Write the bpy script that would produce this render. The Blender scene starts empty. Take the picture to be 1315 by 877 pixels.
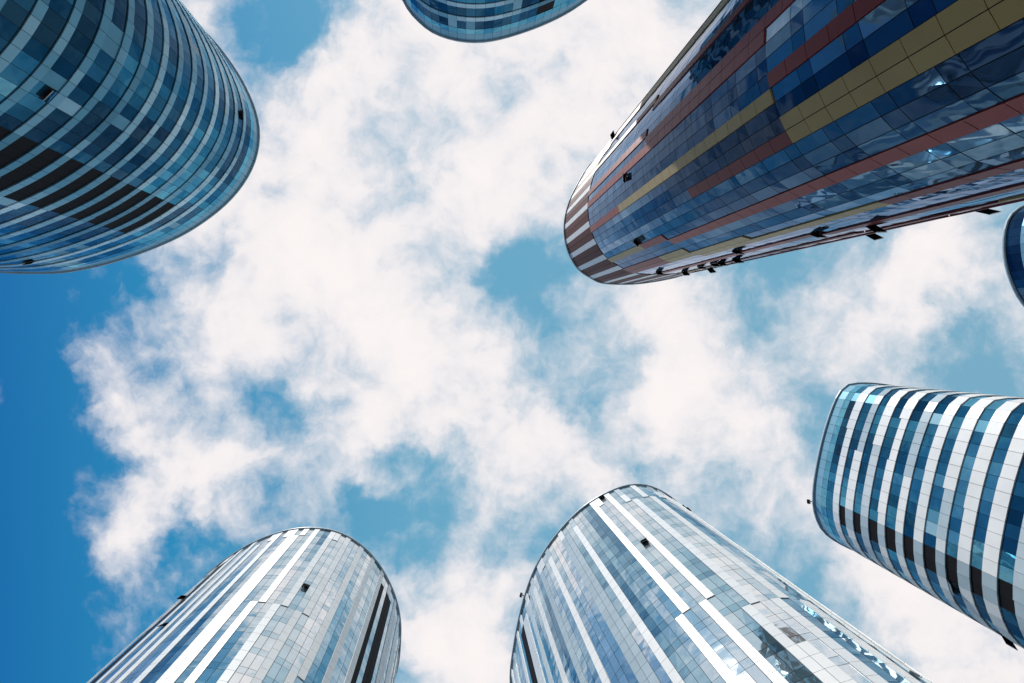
import bpy, math, random
from mathutils import Vector, noise
scene = bpy.context.scene
scene.view_settings.view_transform = 'Standard'
scene.view_settings.look = 'None'
scene.view_settings.exposure = 0

H = 100.0            # roof height above eye level
UNIT = H / 730.0     # survey grid unit of the plan drawings (m)
ORG = (600.0, 437.0) # observer's position on the plan grid
EYE = 1.6
FL = 3.7

def W(p):
    return Vector(((p[0]-ORG[0])*UNIT, (p[1]-ORG[1])*UNIT))

# ------------------------------------------------------------ materials
def newmat(name):
    m = bpy.data.materials.new(name); m.use_nodes = True
    nt = m.node_tree; nt.nodes.clear()
    out = nt.nodes.new('ShaderNodeOutputMaterial')
    b = nt.nodes.new('ShaderNodeBsdfPrincipled')
    nt.links.new(b.outputs[0], out.inputs[0])
    return m, nt, b

def ramp(nt, stops, src, interp='LINEAR'):
    r = nt.nodes.new('ShaderNodeValToRGB'); r.color_ramp.interpolation = interp
    els = r.color_ramp.elements
    els[0].position = stops[0][0]; els[0].color = (*stops[0][1], 1)
    els[1].position = stops[-1][0]; els[1].color = (*stops[-1][1], 1)
    for s in stops[1:-1]:
        e = els.new(s[0]); e.color = (*s[1], 1)
    nt.links.new(src, r.inputs[0])
    return r

def attr(nt):
    a = nt.nodes.new('ShaderNodeAttribute'); a.attribute_name = 'tint'
    return a.outputs['Fac']

def panel_mat(name, stops, rough=0.35, metallic=0.0, ior=1.5, wav=0.0, dirt=0.12, stint=None):
    m, nt, b = newmat(name)
    r = ramp(nt, stops, attr(nt))
    tc = nt.nodes.new('ShaderNodeTexCoord')
    n = nt.nodes.new('ShaderNodeTexNoise'); n.inputs['Scale'].default_value = 0.35
    n.inputs['Detail'].default_value = 4
    nt.links.new(tc.outputs['Object'], n.inputs['Vector'])
    mr = nt.nodes.new('ShaderNodeMapRange')
    mr.inputs[1].default_value = 0.3; mr.inputs[2].default_value = 0.7
    mr.inputs[3].default_value = 1.0-dirt; mr.inputs[4].default_value = 1.0
    nt.links.new(n.outputs['Fac'], mr.inputs[0])
    mx = nt.nodes.new('ShaderNodeMix'); mx.data_type = 'RGBA'; mx.blend_type = 'MULTIPLY'
    mx.inputs[0].default_value = 1
    nt.links.new(r.outputs[0], mx.inputs[6]); nt.links.new(mr.outputs[0], mx.inputs[7])
    nt.links.new(mx.outputs[2], b.inputs['Base Color'])
    b.inputs['Roughness'].default_value = rough
    b.inputs['Metallic'].default_value = metallic
    b.inputs['IOR'].default_value = ior
    if stint: b.inputs['Specular Tint'].default_value = (*stint,1)
    if wav > 0:
        n2 = nt.nodes.new('ShaderNodeTexNoise'); n2.inputs['Scale'].default_value = 0.55
        n2.inputs['Detail'].default_value = 1
        nt.links.new(tc.outputs['Object'], n2.inputs['Vector'])
        bp = nt.nodes.new('ShaderNodeBump'); bp.inputs['Strength'].default_value = 1.0
        bp.inputs['Distance'].default_value = wav
        nt.links.new(n2.outputs['Fac'], bp.inputs['Height'])
        nt.links.new(bp.outputs[0], b.inputs['Normal'])
    return m

WHITE = panel_mat('white_enamel_panel', [(0,(.62,.68,.72)),(.5,(.76,.79,.80)),(1,(.84,.85,.85))], .4, ior=1.4, dirt=.10)
GREY = panel_mat('pale_grey_panel', [(0,(.28,.38,.45)),(.5,(.42,.53,.60)),(1,(.58,.66,.70))], .35, ior=1.4)
GLASS = panel_mat('blue_reflective_glass', [(0,(.005,.03,.065)),(.4,(.015,.10,.19)),(.75,(.05,.24,.38)),(1,(.20,.50,.62))], .03, metallic=.65, ior=1.4, wav=.03, dirt=.25, stint=(.2,.7,1))
GLASSL = panel_mat('silver_reflective_glass', [(0,(.05,.20,.34)),(.35,(.28,.50,.62)),(.7,(.66,.77,.82)),(1,(.88,.91,.92))], .04, metallic=.8, ior=2.0, wav=.03, dirt=.12)
GLASSD = panel_mat('dark_blue_glass', [(0,(.006,.014,.032)),(.45,(.018,.05,.105)),(.75,(.07,.16,.24)),(1,(.26,.36,.43))], .03, metallic=.65, ior=1.45, wav=.025, dirt=.2, stint=(.5,.7,1))
BLACK = panel_mat('black_louvre', [(0,(.006,.006,.008)),(1,(.015,.015,.018))], .6, ior=1.15)
JOINT = panel_mat('gasket_backing', [(0,(.02,.03,.04)),(1,(.03,.04,.05))], .7, ior=1.3)
RED = panel_mat('brick_red_panel', [(0,(.13,.014,.016)),(.5,(.21,.028,.028)),(1,(.34,.075,.07))], .4, ior=1.28)
MAROON = panel_mat('maroon_panel', [(0,(.07,.006,.008)),(1,(.11,.012,.013))], .5, ior=1.2)
OCHRE = panel_mat('ochre_panel', [(0,(.32,.22,.07)),(1,(.46,.35,.17))], .4, ior=1.28)
ICE_SHADE = panel_mat('ice_blue_shade_panel', [(0,(.015,.10,.17)),(.5,(.12,.34,.47)),(1,(.60,.80,.88))], .25, metallic=.2, ior=1.4, stint=(.4,.8,1))  # white bands out of the sun: sky-blue shade put into the colour
MATS = [JOINT, WHITE, GREY, GLASS, GLASSL, GLASSD, BLACK, RED, MAROON, OCHRE, ICE_SHADE]
IDX = {'J':0,'W':1,'G':2,'B':3,'L':4,'D':5,'K':6,'R':7,'M':8,'Y':9,'I':10}

# ------------------------------------------------------------ tower builder
def catmull(pts, per=24):
    out = []; n = len(pts)
    for i in range(n):
        p0,p1,p2,p3 = pts[(i-1)%n],pts[i],pts[(i+1)%n],pts[(i+2)%n]
        for k in range(per):
            t = k/per
            out.append(0.5*((2*p1)+(p2-p0)*t+(2*p0-5*p1+4*p2-p3)*t*t+(3*p1-p0-3*p2+p3)*t**3))
    return out

def resample(poly, n):
    L=[0]; m=len(poly)
    for i in range(m): L.append(L[-1]+(poly[(i+1)%m]-poly[i]).length)
    tot=L[-1]; res=[]; j=0
    for k in range(n):
        s=tot*k/n
        while L[j+1]<s: j+=1
        t=(s-L[j])/max(1e-9,(L[j+1]-L[j]))
        res.append(poly[j].lerp(poly[(j+1)%m],t))
    return res, tot

class Mesh:
    def __init__(s): s.v=[]; s.f=[]; s.m=[]; s.t=[]
    def quad(s, pts, m, t):
        b=len(s.v); s.v+= [tuple(p) for p in pts]; s.f.append(tuple(range(b,b+len(pts)))); s.m.append(m); s.t.append(t)
    def box(s, c, ax, ay, az, m):
        V8=[c+ax*i+ay*j+az*k for i in(-1,1) for j in(-1,1) for k in(-1,1)]
        for f in ((0,1,3,2),(4,6,7,5),(0,4,5,1),(2,3,7,6),(0,2,6,4),(1,5,7,3)):
            s.quad([V8[q] for q in f],m,.4)
    def build(s, name, parent):
        me=bpy.data.meshes.new(name); me.from_pydata(s.v,[],s.f)
        for m in MATS: me.materials.append(m)
        me.polygons.foreach_set('material_index', s.m)
        a=me.attributes.new('tint','FLOAT','FACE'); a.data.foreach_set('value', s.t)
        me.update()
        o=bpy.data.objects.new(name,me); scene.collection.objects.link(o); o.parent=parent
        return o

def tower(name, outline, V, colw, cellfn, crown=None, seed=1, opens=0.01, strips=(), opencols=(), lamps=()):
    rnd = random.Random(seed)
    poly = catmull([W(p) for p in outline])
    area = sum(poly[i].x*poly[(i+1)%len(poly)].y-poly[(i+1)%len(poly)].x*poly[i].y for i in range(len(poly)))
    if area<0: poly.reverse()
    _, tot = resample(poly, 10)
    N = int(round(tot/colw/6))*6
    ring,_ = resample(poly, N)
    nor = []
    for i in range(N):
        t=(ring[(i+1)%N]-ring[(i-1)%N]).normalized(); nor.append(Vector((t.y,-t.x)))
    lean = Vector(((V[0]-ORG[0])/730.0, (V[1]-ORG[1])/730.0))
    def P(u, z, off):      # z above ground
        i=int(math.floor(u)); f=u-i
        a=ring[i%N].lerp(ring[(i+1)%N],f); n=nor[i%N].lerp(nor[(i+1)%N],f)
        q=a-lean*(H+EYE-z)+n*off
        return Vector((q.x,q.y,z))
    root=bpy.data.objects.new(name,None); scene.collection.objects.link(root)
    M=Mesh(); S=Mesh(); O=Mesh()
    TOP=H+EYE
    NF=int(TOP/FL)
    z00=TOP-NF*FL
    for k in range(NF+1):
        z0=0 if k==0 else z00+(k-1)*FL; z1=z00+k*FL
        for i in range(N):
            S.quad([P(i,z0,-.05),P(i+1,z0,-.05),P(i+1,z1,-.05),P(i,z1,-.05)],0,.5)
    def panel(u0,u1,z0,z1,off,m,t,g=.022):
        gu=g/colw
        js=.010 if m in (3,4,5) else .003
        j=[rnd.uniform(-js,js) for _ in range(4)]
        a=[P(u0+gu,z0+g,off+j[0]),P(u1-gu,z0+g,off+j[1]),P(u1-gu,z1-g,off+j[2]),P(u0+gu,z1-g,off+j[3])]
        b=[P(u0+gu,z0+g,-.05),P(u1-gu,z0+g,-.05),P(u1-gu,z1-g,-.05),P(u0+gu,z1-g,-.05)]
        M.quad(a,m,t)
        for q in range(4):
            r=(q+1)%4
            M.quad([b[q],b[r],a[r],a[q]],m if m in(1,2,7,8,9,10) else 0,t)
    def sash(u0,u1,z0,z1,m,t):
        h=z1-z0; ang=math.radians(rnd.uniform(18,34)); th=.06
        dz=h*math.cos(ang); dn=h*math.sin(ang)
        gu=.05/colw
        A=[P(u0+gu,z1-dz,dn+.1),P(u1-gu,z1-dz,dn+.1),P(u1-gu,z1,.1),P(u0+gu,z1,.1)]
        B=[P(u0+gu,z1-dz-.04,dn+.1-th),P(u1-gu,z1-dz-.04,dn+.1-th),P(u1-gu,z1-.04,.1-th),P(u0+gu,z1-.04,.1-th)]
        O.quad(A,m,t); O.quad(B[::-1],6,.5)
        for q in range(4):
            r=(q+1)%4; O.quad([B[q],B[r],A[r],A[q]],1 if q==0 else 6,.9)
    scol={}
    for (pt,wid,kind,fromtop) in strips:
        c=W(pt); best=min(range(N),key=lambda i:(ring[i]-c).length)
        n=max(1,int(round(wid/colw)))
        for d in range(n): scol[(best+d-n//2)%N]=(kind,fromtop)
    oc={}
    for (pt,prob) in opencols:
        c=W(pt); best=min(range(N),key=lambda i:(ring[i]-c).length)
        for d in (-1,0,1): oc[(best+d)%N]=prob
    nc = crown[0] if crown else 0
    ctx={}
    for k in range(NF):
        zb=z00+k*FL; ft=NF-1-k
        for c in range(N):
            if ft<nc: cells=crown[1](c,ft,rnd,N)
            elif c in scol and ft>=scol[c][1]: cells=cellfn(c,k,rnd,N,ctx,scol[c][0])
            else: cells=cellfn(c,k,rnd,N,ctx,None)
            op = oc.get(c,opens)
            for (f0,f1,key,off,t) in cells:
                m=IDX[key]
                z0=zb+f0*FL; z1=zb+f1*FL
                if m in(3,4,5) and (z1-z0)>1.3 and rnd.random()<op and ft>=nc:
                    zs=z1-min(1.2,z1-z0)
                    if zs-z0>.3: panel(c,c+1,z0,zs,off,m,t)
                    sash(c,c+1,zs,z1,m,t)
                else:
                    panel(c,c+1,z0,z1,off,m,t)
    for c in range(N):
        panel(c,c+1,.1,z00,.03,5,rnd.random())
    pr=[(-.05,TOP),(.30,TOP),(.32,TOP+.2),(.26,TOP+.4),(-.8,TOP+.4)]
    R=Mesh()
    for i in range(N):
        for a,b in zip(pr[:-1],pr[1:]):
            R.quad([P(i,a[1],a[0]),P(i+1,a[1],a[0]),P(i+1,b[1],b[0]),P(i,b[1],b[0])],2,.5)
    R.quad([P(i,TOP+.2,-.7) for i in range(N)],2,.1)
    if lamps:
        K=Mesh()
        for pt in lamps:
            c=W(pt); i=min(range(N),key=lambda q:(ring[q]-c).length)
            n=Vector((nor[i].x,nor[i].y,0)); t=Vector((-n.y,n.x,0)); u=Vector((0,0,1))
            K.box(P(i,TOP+.55,.1),n*.5,t*.06,u*.06,6)
            K.box(P(i,TOP+.55,.75),n*.18,t*.34,u*.25,6)
            K.box(P(i,TOP+.2,.7),n*.06,t*.25,u*.08,2)
        K.build('roof_floodlights',root)
    M.build('facade_panels',root); S.build('core_wall',root)
    if O.v: O.build('open_sashes',root)
    R.build('roof_coping',root)
    return root

# ------------------------------------------------------------ facade rules
def cl(x): return min(1,max(0,x))
def bands(wh=.36, glass='B', wvar=.12, alt=.1, seed=0, gshift=0.0, pcurt=.03, sp='W', sp2='G', gv=.16, tshift=0):
    def fn(c,k,rnd,N,ctx,strip):
        key=(k,'b')
        if key not in ctx:
            arr=[]
            while len(arr)<N:
                v=wh+rnd.uniform(-wvar,wvar)
                arr+= [(v, rnd.random(), rnd.uniform(-.15,.15))]*rnd.randint(4,11)
            ctx[key]=arr
        v,r0,dt=ctx[key][c]
        s = sp2 if r0<alt else sp
        shade_low = -.042*(24-k) if sp=='I' else 0  # sunless shade put into the tint: panels and glass darken towards lower floors
        tw = cl(noise.noise(Vector((c*.10,k*.3,seed)))*.8+.80+shade_low+dt+tshift+rnd.uniform(-.06,.06))
        tg = cl(noise.noise(Vector((c*.2,k*.3,seed+9)))*1.0+.42+shade_low*.6+gshift+rnd.uniform(-gv,gv))
        if strip: return [(0,v,'G' if sp=='W' else sp,.14,tw*.6),(v,1,strip,0,.5)]
        g = glass
        if rnd.random()<pcurt: g='I'; tg=rnd.uniform(.2,.7)
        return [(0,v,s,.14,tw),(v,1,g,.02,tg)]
    return fn

def stripes(palette, glass, period=3, seed=0, blk=(6,14), sect=6, gshift=0.0, widep=.15, cyc=False):
    sh={}
    def fn(c,k,rnd,N,ctx,strip):
        s=c//sect
        if s not in sh:
            r=random.Random(seed*1000+s); arr=[]; o=0
            while len(arr)<60:
                arr+=[o]*r.randint(*blk); o+=r.choice((-1,1))
            sh[s]=arr
        o=sh[s][k]
        q=(c+o)%period
        b=(c+o)//period
        t=cl(noise.noise(Vector((c*.35,k*.12,seed)))*1.0+.45+gshift+rnd.uniform(-.1,.1))
        if strip: return [(0,.5,strip,.02,.5),(.5,1,strip,.02,.5)]
        r=random.Random(b*77+seed+(k//13)*13)
        key=r.choice(palette); wide=r.random()<widep; tt0=.55+r.uniform(-.4,.4)
        if cyc: key=palette[(b+(k//9)*2)%len(palette)]
        if q==0 or (q==1 and wide):
            tt=cl(tt0+rnd.uniform(-.06,.06))
            return [(0,.5,key,.12,tt),(.5,1,key,.12,tt)]
        return [(0,.3,glass,.03,cl(t-.12)),(.3,1,glass,.03,t)]
    return fn

def crown_red(c,ft,rnd,N):
    k='W' if c%3==0 else 'M'
    return [(0,.5,k,.1,.5),(.5,1,k,.1,.5)]
def crown_glass(c,ft,rnd,N):
    return [(0,.42,'B',.05,.95),(.42,1,'I',.05,.6)]

tower('banded_glass_tower', [(150,-75),(220,0),(270,48),(305,95),(326,140),(331,178),(320,218),(290,258),(240,295),(180,322),(115,341),(55,348),(-30,340),(-100,290),(-120,180),(-90,40),(-20,-80),(70,-120)],
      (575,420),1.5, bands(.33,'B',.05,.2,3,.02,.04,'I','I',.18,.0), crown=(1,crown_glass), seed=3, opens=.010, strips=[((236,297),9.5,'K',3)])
tower('banded_glass_tower', [(505,-40),(520,0),(535,21),(560,40),(598,50),(640,47),(700,27),(748,0),(790,-40),(800,-110),(740,-180),(620,-200),(530,-150)],
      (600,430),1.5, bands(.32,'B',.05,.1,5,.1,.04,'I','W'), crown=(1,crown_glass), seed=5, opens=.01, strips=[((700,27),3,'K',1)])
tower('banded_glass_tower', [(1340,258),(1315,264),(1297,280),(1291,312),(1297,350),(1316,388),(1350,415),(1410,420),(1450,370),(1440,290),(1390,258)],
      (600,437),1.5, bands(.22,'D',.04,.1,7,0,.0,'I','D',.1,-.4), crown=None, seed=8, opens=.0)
tower('banded_glass_tower', [(1100,492),(1080,503),(1063,545),(1051,595),(1046,635),(1050,664),(1066,687),(1110,709),(1170,722),(1240,700),(1280,630),(1275,560),(1220,515),(1150,496)],
      (645,447),1.5, bands(.47,'B',.08,.16,11,.12,.05,'W','G',.2,-.2), crown=(1,crown_glass), seed=13, opens=.006, strips=[((1047,645),2.4,'K',2)], lamps=[(1047,648)])
tower('striped_office_tower', [(285,722),(325,697),(365,682),(402,678),(438,685),(470,706),(494,738),(509,775),(513,815),(505,870),(470,930),(400,960),(320,940),(265,880),(250,800),(258,750)],
      (580,455),.95, stripes('W','L',3,21,(14,28),9,.2,.2), seed=21, opens=.008, strips=[((493,736),1.2,'K',1),((504,757),2.0,'K',1),((296,712),1.6,'K',1)])
tower('striped_office_tower', [(657,877),(661,830),(672,776),(689,728),(715,687),(750,651),(788,629),(820,622),(850,631),(878,655),(915,710),(930,780),(920,870),(880,950),(800,990),(710,970),(668,930)],
      (582,440),.95, stripes('WWWWG','L',3,31,(9,18),7,.12,.2), seed=33, opens=.008, strips=[((668,792),2.2,'K',1)], opencols=[((874,650),.10)], lamps=[(675,767)])
tower('red_striped_tower', [(741,240),(730,266),(726,292),(730,318),(742,341),(758,353),(778,361),(830,360),(890,345),(930,310),(925,250),(880,205),(815,180),(765,205)],
      (597,413),.85, stripes('RRYRRRY','D',4,47,(8,16),8,0.14,.35,True), crown=(5,crown_red), seed=43, opens=.011, opencols=[((815,361),.2),((800,361),.18),((752,222),.10)])

# ------------------------------------------------------------ ground and plaza
def sheet(name, r, z, cols, sc, brick=False):
    me=bpy.data.meshes.new(name); n=96
    vs=[(r*math.cos(2*math.pi*i/n), r*math.sin(2*math.pi*i/n), z) for i in range(n)]
    me.from_pydata(vs,[],[tuple(range(n))]); o=bpy.data.objects.new(name,me); scene.collection.objects.link(o)
    m,nt,b=newmat(name+'_surface'); tc=nt.nodes.new('ShaderNodeTexCoord')
    if brick:
        t=nt.nodes.new('ShaderNodeTexBrick'); t.inputs['Scale'].default_value=sc
        t.inputs['Color1'].default_value=(*cols[0],1); t.inputs['Color2'].default_value=(*cols[1],1)
        t.inputs['Mortar'].default_value=(.08,.08,.08,1); t.inputs['Mortar Size'].default_value=.01
        nt.links.new(tc.outputs['Object'],t.inputs['Vector']); nt.links.new(t.outputs[0],b.inputs['Base Color'])
    else:
        t=nt.nodes.new('ShaderNodeTexNoise'); t.inputs['Scale'].default_value=sc
        nt.links.new(tc.outputs['Object'],t.inputs['Vector'])
        r_=ramp(nt,[(.3,cols[0]),(.7,cols[1])],t.outputs['Fac']); nt.links.new(r_.outputs[0],b.inputs['Base Color'])
    b.inputs['Roughness'].default_value=.8
    me.materials.append(m)
sheet('ground',3000,0,((.05,.05,.05),(.09,.09,.085)),.2)
sheet('plaza_pavement',170,.004,((.20,.19,.18),(.26,.25,.23)),1.2,True)

# ------------------------------------------------------------ sky
SUN_EL=math.radians(49)
sunv=Vector((-.58,-1,0)).normalized()*math.cos(SUN_EL)+Vector((0,0,math.sin(SUN_EL)))
sl=bpy.data.lights.new('sun','SUN'); sl.energy=4.8; sl.angle=math.radians(.5); sl.color=(1,.96,.91)
so=bpy.data.objects.new('sun',sl); scene.collection.objects.link(so)
so.rotation_euler=sunv.to_track_quat('Z','Y').to_euler()

w=bpy.data.worlds.new('World'); scene.world=w; w.use_nodes=True
nt=w.node_tree; nt.nodes.clear(); L=nt.links.new
out=nt.nodes.new('ShaderNodeOutputWorld'); bg=nt.nodes.new('ShaderNodeBackground'); L(bg.outputs[0],out.inputs[0])
bg.inputs['Strength'].default_value=.1
sky=nt.nodes.new('ShaderNodeTexSky'); sky.sky_type='NISHITA'; sky.sun_disc=False
sky.sun_elevation=SUN_EL; sky.sun_rotation=math.atan2(sunv.x,sunv.y)
sky.air_density=1.0; sky.dust_density=.4; sky.ozone_density=2.0
def math_(op,a,b=None,clamp=False):
    n=nt.nodes.new('ShaderNodeMath'); n.operation=op; n.use_clamp=clamp
    for i,x in enumerate((a,b)):
        if x is None: continue
        if isinstance(x,(int,float)): n.inputs[i].default_value=x
        else: L(x,n.inputs[i])
    return n.outputs[0]
def mapr(src,a,b,c,d,smooth=True):
    n=nt.nodes.new('ShaderNodeMapRange'); n.interpolation_type='SMOOTHSTEP' if smooth else 'LINEAR'
    L(src,n.inputs[0])
    for i,x in enumerate((a,b,c,d)): n.inputs[i+1].default_value=x
    return n.outputs[0]
tc=nt.nodes.new('ShaderNodeTexCoord')
sp=nt.nodes.new('ShaderNodeSeparateXYZ'); L(tc.outputs['Generated'],sp.inputs[0])
zz=math_('MAXIMUM',sp.outputs[2],.12)
px=math_('DIVIDE',sp.outputs[0],zz); py=math_('DIVIDE',sp.outputs[1],zz)
cb=nt.nodes.new('ShaderNodeCombineXYZ'); L(px,cb.inputs[0]); L(py,cb.inputs[1])
def noi(vec,scale,detail,rough,off=(0,0,0),lac=2.0,dist=0.0):
    a=nt.nodes.new('ShaderNodeVectorMath'); a.operation='ADD'; L(vec,a.inputs[0]); a.inputs[1].default_value=off
    n=nt.nodes.new('ShaderNodeTexNoise'); n.noise_dimensions='2D'; n.inputs['Scale'].default_value=scale; n.inputs['Detail'].default_value=detail
    n.inputs['Roughness'].default_value=rough; n.inputs['Lacunarity'].default_value=lac; n.inputs['Distortion'].default_value=dist
    L(a.outputs[0],n.inputs['Vector']); return n
def warp(src,nz,amt):
    vs=nt.nodes.new('ShaderNodeVectorMath'); vs.operation='SUBTRACT'; L(nz.outputs['Color'],vs.inputs[0]); vs.inputs[1].default_value=(.5,.5,.5)
    vm=nt.nodes.new('ShaderNodeVectorMath'); vm.operation='MULTIPLY'; L(vs.outputs[0],vm.inputs[0]); vm.inputs[1].default_value=(amt,amt,0)
    va=nt.nodes.new('ShaderNodeVectorMath'); va.operation='ADD'; L(src,va.inputs[0]); L(vm.outputs[0],va.inputs[1])
    return va.outputs[0]
n0=noi(cb.outputs[0],5,5,.6,(3,1,0))
P2=warp(cb.outputs[0],n0,.24)
P3=warp(cb.outputs[0],n0,.08)
banks=[(560,90,260,1.0),(720,40,240,.9),(870,80,180,.6),(450,240,210,.9),(300,270,150,.65),(370,390,200,.85),(480,440,200,.9),(570,520,160,.8),(670,590,130,.8),(760,610,100,.6),
(700,230,180,.55),(160,490,110,.7),(240,560,120,.5),(340,600,105,.65),(150,700,70,.6),(590,820,150,.9),(900,490,130,.6),(960,590,150,.75),(860,400,110,.5),(1010,430,110,.5),
(1130,430,110,.65),(1200,340,120,.65),(1150,790,150,.9),(1250,850,150,.9),
(375,40,110,-1.0),(670,350,90,-.75),(775,475,80,-.8),(530,640,115,-.85),(640,680,110,-.6),(20,560,170,-.8),(40,800,240,-1.0),(260,700,110,-.7),(30,380,130,-.8),
(1270,450,110,-.8),(1050,560,70,-.5),(850,640,70,-.4)]
acc=None
for (x,y,r,a) in banks:
    d=nt.nodes.new('ShaderNodeVectorMath'); d.operation='DISTANCE'; L(P2,d.inputs[0]); d.inputs[1].default_value=((x-600)/730,(y-437)/730,0)
    v=mapr(d.outputs['Value'],0,r/730,a,0)
    acc=v if acc is None else math_('ADD',acc,v)
acc=math_('MINIMUM',acc,.9); acc=math_('MAXIMUM',acc,-.9)
acc=math_('ADD',acc,mapr(px,-.86,-.58,-1.1,0))
n1=noi(P3,4.4,11,.58,(7.3,2.1,0))
n2=noi(P3,16,8,.60,(1,25,0))
f=math_('MULTIPLY',math_('SUBTRACT',n1.outputs['Fac'],.5),3.3)
f2=math_('MULTIPLY',math_('SUBTRACT',n2.outputs['Fac'],.5),.95)
den=math_('ADD',math_('ADD',math_('MULTIPLY',acc,.82),f),f2)
mask=mapr(den,-.66,.76,0,.98)
tx=mapr(px,-.85,.85,0,1,False)
tr=nt.nodes.new('ShaderNodeValToRGB'); L(tx,tr.inputs[0])
e=tr.color_ramp.elements
e[0].color=(.003,.15,.42,1); e[1].color=(.20,.44,.60,1); e[0].position=0
q=e.new(.2); q.color=(.022,.27,.52,1)
q=e.new(.45); q.color=(.14,.41,.60,1)
hs=nt.nodes.new('ShaderNodeVectorMath'); hs.operation='SCALE'; L(tr.outputs[0],hs.inputs[0]); hs.inputs['Scale'].default_value=10
mt=nt.nodes.new('ShaderNodeMix'); mt.data_type='RGBA'; mt.inputs[0].default_value=.92
L(sky.outputs[0],mt.inputs[6]); L(hs.outputs[0],mt.inputs[7])
cr=nt.nodes.new('ShaderNodeValToRGB'); L(mapr(den,.1,1.3,0,1),cr.inputs[0])
cr.color_ramp.elements[0].color=(.86,.84,.87,1); cr.color_ramp.elements[1].color=(1,.94,.93,1)
cs=nt.nodes.new('ShaderNodeVectorMath'); cs.operation='SCALE'; L(cr.outputs[0],cs.inputs[0]); cs.inputs['Scale'].default_value=9.8
mm=nt.nodes.new('ShaderNodeMix'); mm.data_type='RGBA'; L(mask,mm.inputs[0]); L(mt.outputs[2],mm.inputs[6]); L(cs.outputs[0],mm.inputs[7])
L(mm.outputs[2],bg.inputs['Color'])

# ------------------------------------------------------------ camera: standing in the plaza, looking straight up
cam=bpy.data.cameras.new('camera'); co=bpy.data.objects.new('camera',cam); scene.collection.objects.link(co)
co.location=(0,0,EYE); co.rotation_euler=(math.pi,0,0)
cam.lens=36*730/1315; cam.sensor_width=36; cam.shift_x=57.5/1315; cam.shift_y=0.0
cam.clip_end=8000; cam.clip_start=.05
scene.camera=co
